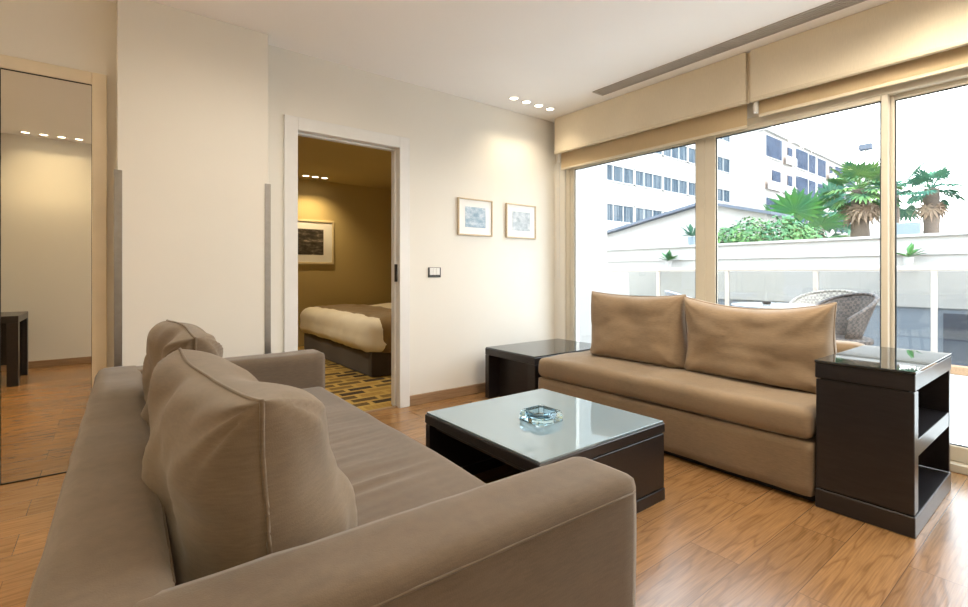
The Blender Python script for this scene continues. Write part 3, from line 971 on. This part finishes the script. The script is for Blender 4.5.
def wicker_chair(x, y, facing, mat, lab, top=.86, spread=1.0):
    """tub chair, back shell curves round the seat; faces angle 'facing'"""
    z0 = -.02
    t = thing('wicker_chair', lab, 'chair', (x, y, z0), facing, 'wicker terrace chairs')
    seg = 36
    b = bmesh.new()
    inner, outer, rim = [], [], []
    A = math.radians(118)
    for i in range(seg + 1):
        a = PI - A + 2 * A * i / seg          # centred on the back (-x)
        k = abs(i / seg * 2 - 1)
        h = (top - .62) * (1 - k ** 1.9) + .62
        low = .40
        ro = []
        for j in range(7):
            f = j / 6
            z = low + (h - low) * f
            rad = (.215 + .19 * f * (1 - .3 * k)) * spread
            wob = .004 * math.sin(i * 2.4)
            ro.append((rad + wob, z))
        inner.append([b.verts.new(((rr - .02) * math.cos(a), (rr - .02) * math.sin(a), z)) for rr, z in ro])
        outer.append([b.verts.new((rr * math.cos(a), rr * math.sin(a), z)) for rr, z in ro])
        rim.append(((ro[-1][0] - .01) * math.cos(a), (ro[-1][0] - .01) * math.sin(a), ro[-1][1]))
    for i in range(seg):
        for j in range(6):
            b.faces.new((outer[i][j], outer[i + 1][j], outer[i + 1][j + 1], outer[i][j + 1]))
            b.faces.new((inner[i][j + 1], inner[i + 1][j + 1], inner[i + 1][j], inner[i][j]))
        b.faces.new((outer[i][0], inner[i][0], inner[i + 1][0], outer[i + 1][0]))
        b.faces.new((outer[i][6], outer[i + 1][6], inner[i + 1][6], inner[i][6]))
    for i in (0, seg):
        for j in range(6):
            b.faces.new((outer[i][j], outer[i][j + 1], inner[i][j + 1], inner[i][j]))
    obj('back_shell', b, mat, t, (0, 0, 0), True)
    b = bm_new(); tube(b, rim, .02, 10); obj('rim', b, mat, t, (0, 0, 0), True)
    b = bm_new(); lathe(b, [(0, .36), (.27, .36), (.29, .38), (.29, .41), (.27, .43), (0, .435)], (0, 0, 0), 32); obj('seat', b, mat, t, (0, 0, 0), True)
    for q in range(4):
        a = PI / 4 + q * PI / 2
        b = bm_new(); tube(b, [(.27 * math.cos(a), .27 * math.sin(a), 0), (.22 * math.cos(a), .22 * math.sin(a), .37)], .017, 8)
        obj('leg', b, mat, t, (0, 0, 0), True)
    return t
wicker_chair(5.98, 1.70, math.radians(150), M['wicker'], 'dark brown wicker tub chair on the terrace, closest to the window mullion', .868, .84)
wicker_chair(6.70, 2.06, math.radians(172), M['wicker_pale'], 'pale ribbed wicker chair on the terrace, partly behind the dark brown one', .87)
wicker_chair(5.48, 2.90, math.radians(-50), M['wicker_blue'], 'grey-blue wicker chair whose top shows above the gap between the tan cushions', .865)

# ------------------------------------------------------------------ neighbouring parapet and annex
b = bm_new()
box(b, (9.3, -8, .57), (9.6, 11.5, 1.60)); box(b, (9.27, -8, 1.335), (9.3, 11.5, 1.36)); box(b, (9.25, -8, 1.60), (9.65, 11.5, 1.64))
struct('wall_opposite_parapet', b, M['plaster_out'])
struct('wall_opposite_base', box(bm_new(), (9.33, -8, -3), (9.6, 11.5, .57)), M['greyclad'])
for y0, y1 in ((1.05, 1.40), (-.9, .2)):
    o = struct('window_2', box(bm_new(), (9.30, y0, -1.2), (9.34, y1, .50)), M['darkpanel'])
def plant_tuft(x, y, z, s, lab, mat, pot=None, n=26):
    t = thing('potted_plant', lab, 'plant', (x, y, z))
    b = bmesh.new()
    for k in range(n):
        a = random.uniform(0, 2 * PI); e = random.uniform(.2, 1.3); L = s * random.uniform(.5, 1)
        d = Vector((math.cos(a) * math.cos(e), math.sin(a) * math.cos(e), math.sin(e)))
        sd = d.cross(Vector((0, 0, 1))).normalized() * L * .16
        p0 = Vector((0, 0, s * .05)); p1 = p0 + d * L * .55; p2 = p0 + d * L - Vector((0, 0, L * .12))
        v = [b.verts.new(q) for q in (p0, p1 - sd, p2, p1 + sd)]
        b.faces.new(v)
    obj('leaves', b, mat, t)
    b = bmesh.new(); lathe(b, [(0, -s * .5), (s * .18, -s * .5), (s * .24, 0), (s * .2, s * .02), (0, s * .02)], (0, 0, 0), 16)
    obj('pot', b, pot or M['plaster_out'], t, (0, 0, 0), True)
    return t
plant_tuft(9.1, 5.53, 1.35 - .04, .30, 'slim plant in a white pot before the white ledges, left window pane', M['bush'])
plant_tuft(9.42, 5.2, 1.64 + .17, .34, 'plant in a blue-grey pot on the parapet beside the window mullion', M['palm_blue'], M['pot'])
plant_tuft(9.1, 1.74, 1.29, .26, 'small bright green plant above the balustrade rail, seen in the last pane', M['palm_bright'])

# annex with a pale gable roof
AX = 14.0
b = bm_new()
def quadprism(bm, pts, x0, x1):
    lo = [bm.verts.new((x0, y, z)) for y, z in pts]; hi = [bm.verts.new((x1, y, z)) for y, z in pts]
    k = len(pts)
    bm.faces.new(lo); bm.faces.new(hi[::-1])
    for i in range(k):
        j = (i + 1) % k
        bm.faces.new((lo[i], hi[i], hi[j], lo[j]))
r = (AX, 7.5, -3)
t = thing('annex', 'low white annex with a slate-edged gable roof before the apartment block', 'building')
t.location = (AX, 7.5, -3)
gable = [(13.0, 2.05), (7.25, 3.12), (5.6, 2.68), (5.6, -3), (13.0, -3)]
quadprism(b, gable, AX, AX + 1.2)
obj('wall', b, M['plaster_out'], t, (AX, 7.5, -3))
b = bm_new()
quadprism(b, [(13.2, 2.02), (7.25, 3.12), (7.25, 3.2), (13.2, 2.10)], AX - .25, AX + 1.3)
quadprism(b, [(7.25, 3.12), (5.4, 2.62), (5.4, 2.70), (7.25, 3.2)], AX - .25, AX + 1.3)
obj('roof', b, M['roof_edge'], t, (AX, 7.5, -3))

# ------------------------------------------------------------------ apartment block
r = (45, 24, -3)
t = thing('apartment_block', 'large white apartment block with strip windows behind the annex and palms', 'building', r)
b = bm_new()
box(b, (12, 23.3, -3), (51, 40, 18))
obj('wall', b, M['plaster_out'], t, r)
for z0, z1 in ((5.0, 6.45), (8.1, 9.45), (11.1, 12.6), (14.2, 15.6)):
    for k in range(7):
        x0 = 21.2 + k * 4.05
        if x0 + 3.95 > 50:
            continue
        fb = bm_new()
        y = 23.3
        for a, c2 in (((x0, y - .10, z0), (x0 + 3.97, y + .02, z0 + .09)), ((x0, y - .10, z1 - .09), (x0 + 3.97, y + .02, z1)),
                      ((x0, y - .10, z0), (x0 + .1, y + .02, z1)), ((x0 + 3.87, y - .10, z0), (x0 + 3.97, y + .02, z1)),
                      ((x0 + 1.25, y - .08, z0), (x0 + 1.33, y + .02, z1)), ((x0 + 2.5, y - .08, z0), (x0 + 2.58, y + .02, z1))):
            box(fb, a, c2)
        f = obj('window', fb, M['farframe'], t, r)
        obj('pane', box(bm_new(), (x0 + .1, y - .03, z0 + .09), (x0 + 3.87, y + .0, z1 - .09)), M['winglass'], f, r)
# projecting wing with balconies
sl = .028
def wp(x):
    return 20.7 + sl * (x - 51)
b = bm_new()
prism(b, [(51, wp(51)), (110, wp(110)), (110, 40), (51, 40)], -3, 15.45)
obj('wing_wall', b, M['plaster_out'], t, r)
b = bm_new()
prism(b, [(50.8, wp(51) - .35), (110, wp(110) - .35), (110, wp(110) + .4), (50.8, wp(51) + .4)], 15.2, 15.6)
obj('cornice', b, M['plaster_out'], t, r)
bays = ((51.3, 55.2, 'g'), (56.0, 58.6, 'b'), (59.4, 63.0, 'g'), (63.5, 65.7, 'g'), (66.6, 69.4, 'g'), (70.3, 72.5, 'b'), (73.4, 77, 'g'), (78, 82, 'g'))
for row, (z0, z1) in enumerate(((12.65, 14.9), (9.5, 11.9), (6.3, 8.7))):
    for x0, x1, kind in bays:
        y = wp((x0 + x1) / 2)
        if kind == 'g' and not (row == 1 and x0 < 52):
            f = obj('window', box(bm_new(), (x0, y - .16, z0), (x1, y + .1, z1)), M['farframe'], t, r)
            obj('pane', box(bm_new(), (x0 + .12, y - .2, z0 + .1), (x1 - .12, y - .15, z1 - .1)), M['winglass2'], f, r)
        else:
            f = obj('balcony', box(bm_new(), (x0, y - .1, z0), (x1, y + .1, z1)), M['shade_in'], t, r)
            obj('balustrade', box(bm_new(), (x0, y - .5, z0 - .1), (x1, y - .35, z0 + .75)), M['plaster_out'], f, r)
            obj('balcony_door', box(bm_new(), ((x0 * .6 + x1 * .4), y - .16, z0), (x1 - .3, y - .09, z1 - .4)), M['winglass2'], f, r)

# ------------------------------------------------------------------ palms, bush, lamp
def fan_leaf(bm, base, d, L, R, droop=.2, n=17, arc=125):
    d = Vector(d).normalized()
    tip = Vector(base) + d * L - Vector((0, 0, droop * L * .5))
    mid = Vector(base) + d * L * .5
    w = .018 + L * .006
    side = d.cross(Vector((0, 0, 1)))
    side = side.normalized() if side.length > .05 else Vector((1, 0, 0))
    for s in (-1, 1):
        pass
    tube(bm, [base, mid, tip], [w, w * .8, w * .6], 5)
    fw = (tip - mid).normalized(); up = side.cross(fw).normalized()
    for k in range(n):
        a = math.radians(-arc + 2 * arc * k / (n - 1))
        e = fw * math.cos(a) + side * math.sin(a)
        l = R * (1 - .25 * abs(a) / math.radians(arc)) * random.uniform(.9, 1.05)
        ww = l * .10
        tdir = up.cross(e).normalized() * ww
        fold = up * (.02 * R * (1 if k % 2 else -1))
        p1 = tip + e * l * .55 + fold; p2 = tip + e * l - Vector((0, 0, droop * l * .55))
        v = [bm.verts.new(q) for q in (tip, p1 - tdir, p2, p1 + tdir)]
        bm.faces.new(v)

def palm(lab, x, y, zb, zt, R, leaves, mat, tr=.18, dead=10, trunk=True, L=1.0, seed=1, emin=-.5, emax=1.2):
    rnd = random.Random(seed)
    t = thing('fan_palm', lab, 'palm', (x, y, zb), group='fan palms beyond the parapet')
    H = zt - zb
    if trunk:
        prof = []
        for k in range(25):
            f = k / 24
            prof.append((tr * (1.05 - .25 * f) * (1 + .09 * (k % 2)), H * f))
        prof.append((0, H + .05))
        b = bmesh.new(); lathe(b, prof, (0, 0, 0), 14)
        obj('trunk', b, M['trunk'], t, (0, 0, 0), True)
    b = bmesh.new()
    for k in range(leaves):
        a = k * 2.399 + rnd.uniform(-.3, .3)
        e = emin + (emax - emin) * (k + .5) / leaves
        d = (math.cos(a) * math.cos(e), math.sin(a) * math.cos(e), math.sin(e))
        fan_leaf(b, (0, 0, H), d, L * rnd.uniform(.8, 1.1), R * rnd.uniform(.8, 1.1), .35 if e < .4 else .15)
    obj('crown', b, mat, t)
    if dead:
        b = bmesh.new()
        for k in range(dead):
            a = k * 2.399; e = -.75 - .5 * rnd.random()
            d = (math.cos(a) * math.cos(e), math.sin(a) * math.cos(e), math.sin(e))
            fan_leaf(b, (0, 0, H - .1), d, L * .8, R * .9, .3, 11)
        obj('dry_skirt', b, M['palm_dead'], t)
    return t
palm('fan palm with a dry brown skirt, just inside the middle pane beside the mullion', 18, 4.56, -3, 3.6, .55, 24, M['palm'], .26, 16, L=.65, seed=3)
palm('smaller fan palm standing alone in the last window pane', 18, 2.95, -3, 3.4, .42, 16, M['palm_blue'], .2, 7, L=.5, seed=8)
palm('low fan palm with broad bright leaves right of the bush', 17.6, 6.2, -3, 1.75, 1.0, 16, M['palm_bright'], .22, 0, L=1.5, seed=5, emin=.0, emax=1.25)
palm('blue-green fan palm between the broad-leaved one and the skirted one', 23, 7.2, -3, 3.2, 1.0, 16, M['palm_blue'], .22, 0, L=1.1, seed=12)
palm('fan palm crown partly hidden behind the mullion', 27, 5.62, -3, 4.5, .85, 12, M['palm_blue'], .2, 0, L=1.0, seed=21)

t = thing('bush', 'dense rounded green bush above the white parapet beside the annex', 'bush', (12.75, 5.5, 0))
b = bmesh.new()
rnd = random.Random(4)
blobs = ((0, 0, 1.85, .62), (.0, -.75, 1.85, .6), (.1, .6, 1.8, .5), (.1, -1.15, 1.7, .5), (0, .95, 1.6, .35), (.1, -.2, 1.3, .8))
for bx, by, bz, br in blobs:
    for k in range(1100):
        v = Vector((rnd.gauss(0, 1), rnd.gauss(0, 1), rnd.gauss(0, 1))).normalized() * br * rnd.uniform(.72, 1.03)
        p = Vector((bx, by, bz)) + v
        nn = (v.normalized() + Vector((rnd.uniform(-.6, .6), rnd.uniform(-.6, .6), rnd.uniform(-.2, .8)))).normalized()
        a = nn.orthogonal().normalized(); a.rotate(Matrix.Rotation(rnd.uniform(0, 6.28), 3, nn)); c2 = nn.cross(a)
        s = rnd.uniform(.028, .05)
        q = [b.verts.new(p + a * s * 1.6), b.verts.new(p + c2 * s * .7), b.verts.new(p - a * s * 1.6), b.verts.new(p - c2 * s * .7)]
        b.faces.new(q)
obj('foliage', b, M['bush'], t)
b = bmesh.new(); tube(b, [(0, -.2, -3), (0, -.2, .4), (.05, 0, 1.4)], [.12, .1, .05], 8)
obj('stem', b, M['trunk'], t, (0, 0, 0), True)

t = thing('flood_light', 'dark floodlight on a thin white pole above the skirted palm', 'lamp', (22, 5.4, -3))
b = bmesh.new(); tube(b, [(0, 0, 0), (0, 0, 8.6)], .035, 8); obj('pole', b, M['plaster_out'], t, (0, 0, 0), True)
b = bmesh.new(); box(b, (-.1, -.2, 8.6), (.1, .2, 8.83), .03, 1); obj('lamp_head', b, M['roof_edge'], t)
t = thing('sign_board', 'small blue-grey box sign beside the solitary palm', 'sign', (16, 3.08, -3))
b = bmesh.new(); box(b, (-.1, -.28, 4.7), (.1, .28, 5.35), .02, 1); obj('board', b, M['pot'], t)
b = bmesh.new(); tube(b, [(0, 0, 0), (0, 0, 4.7)], .05, 8); obj('post', b, M['rail'], t, (0, 0, 0), True)
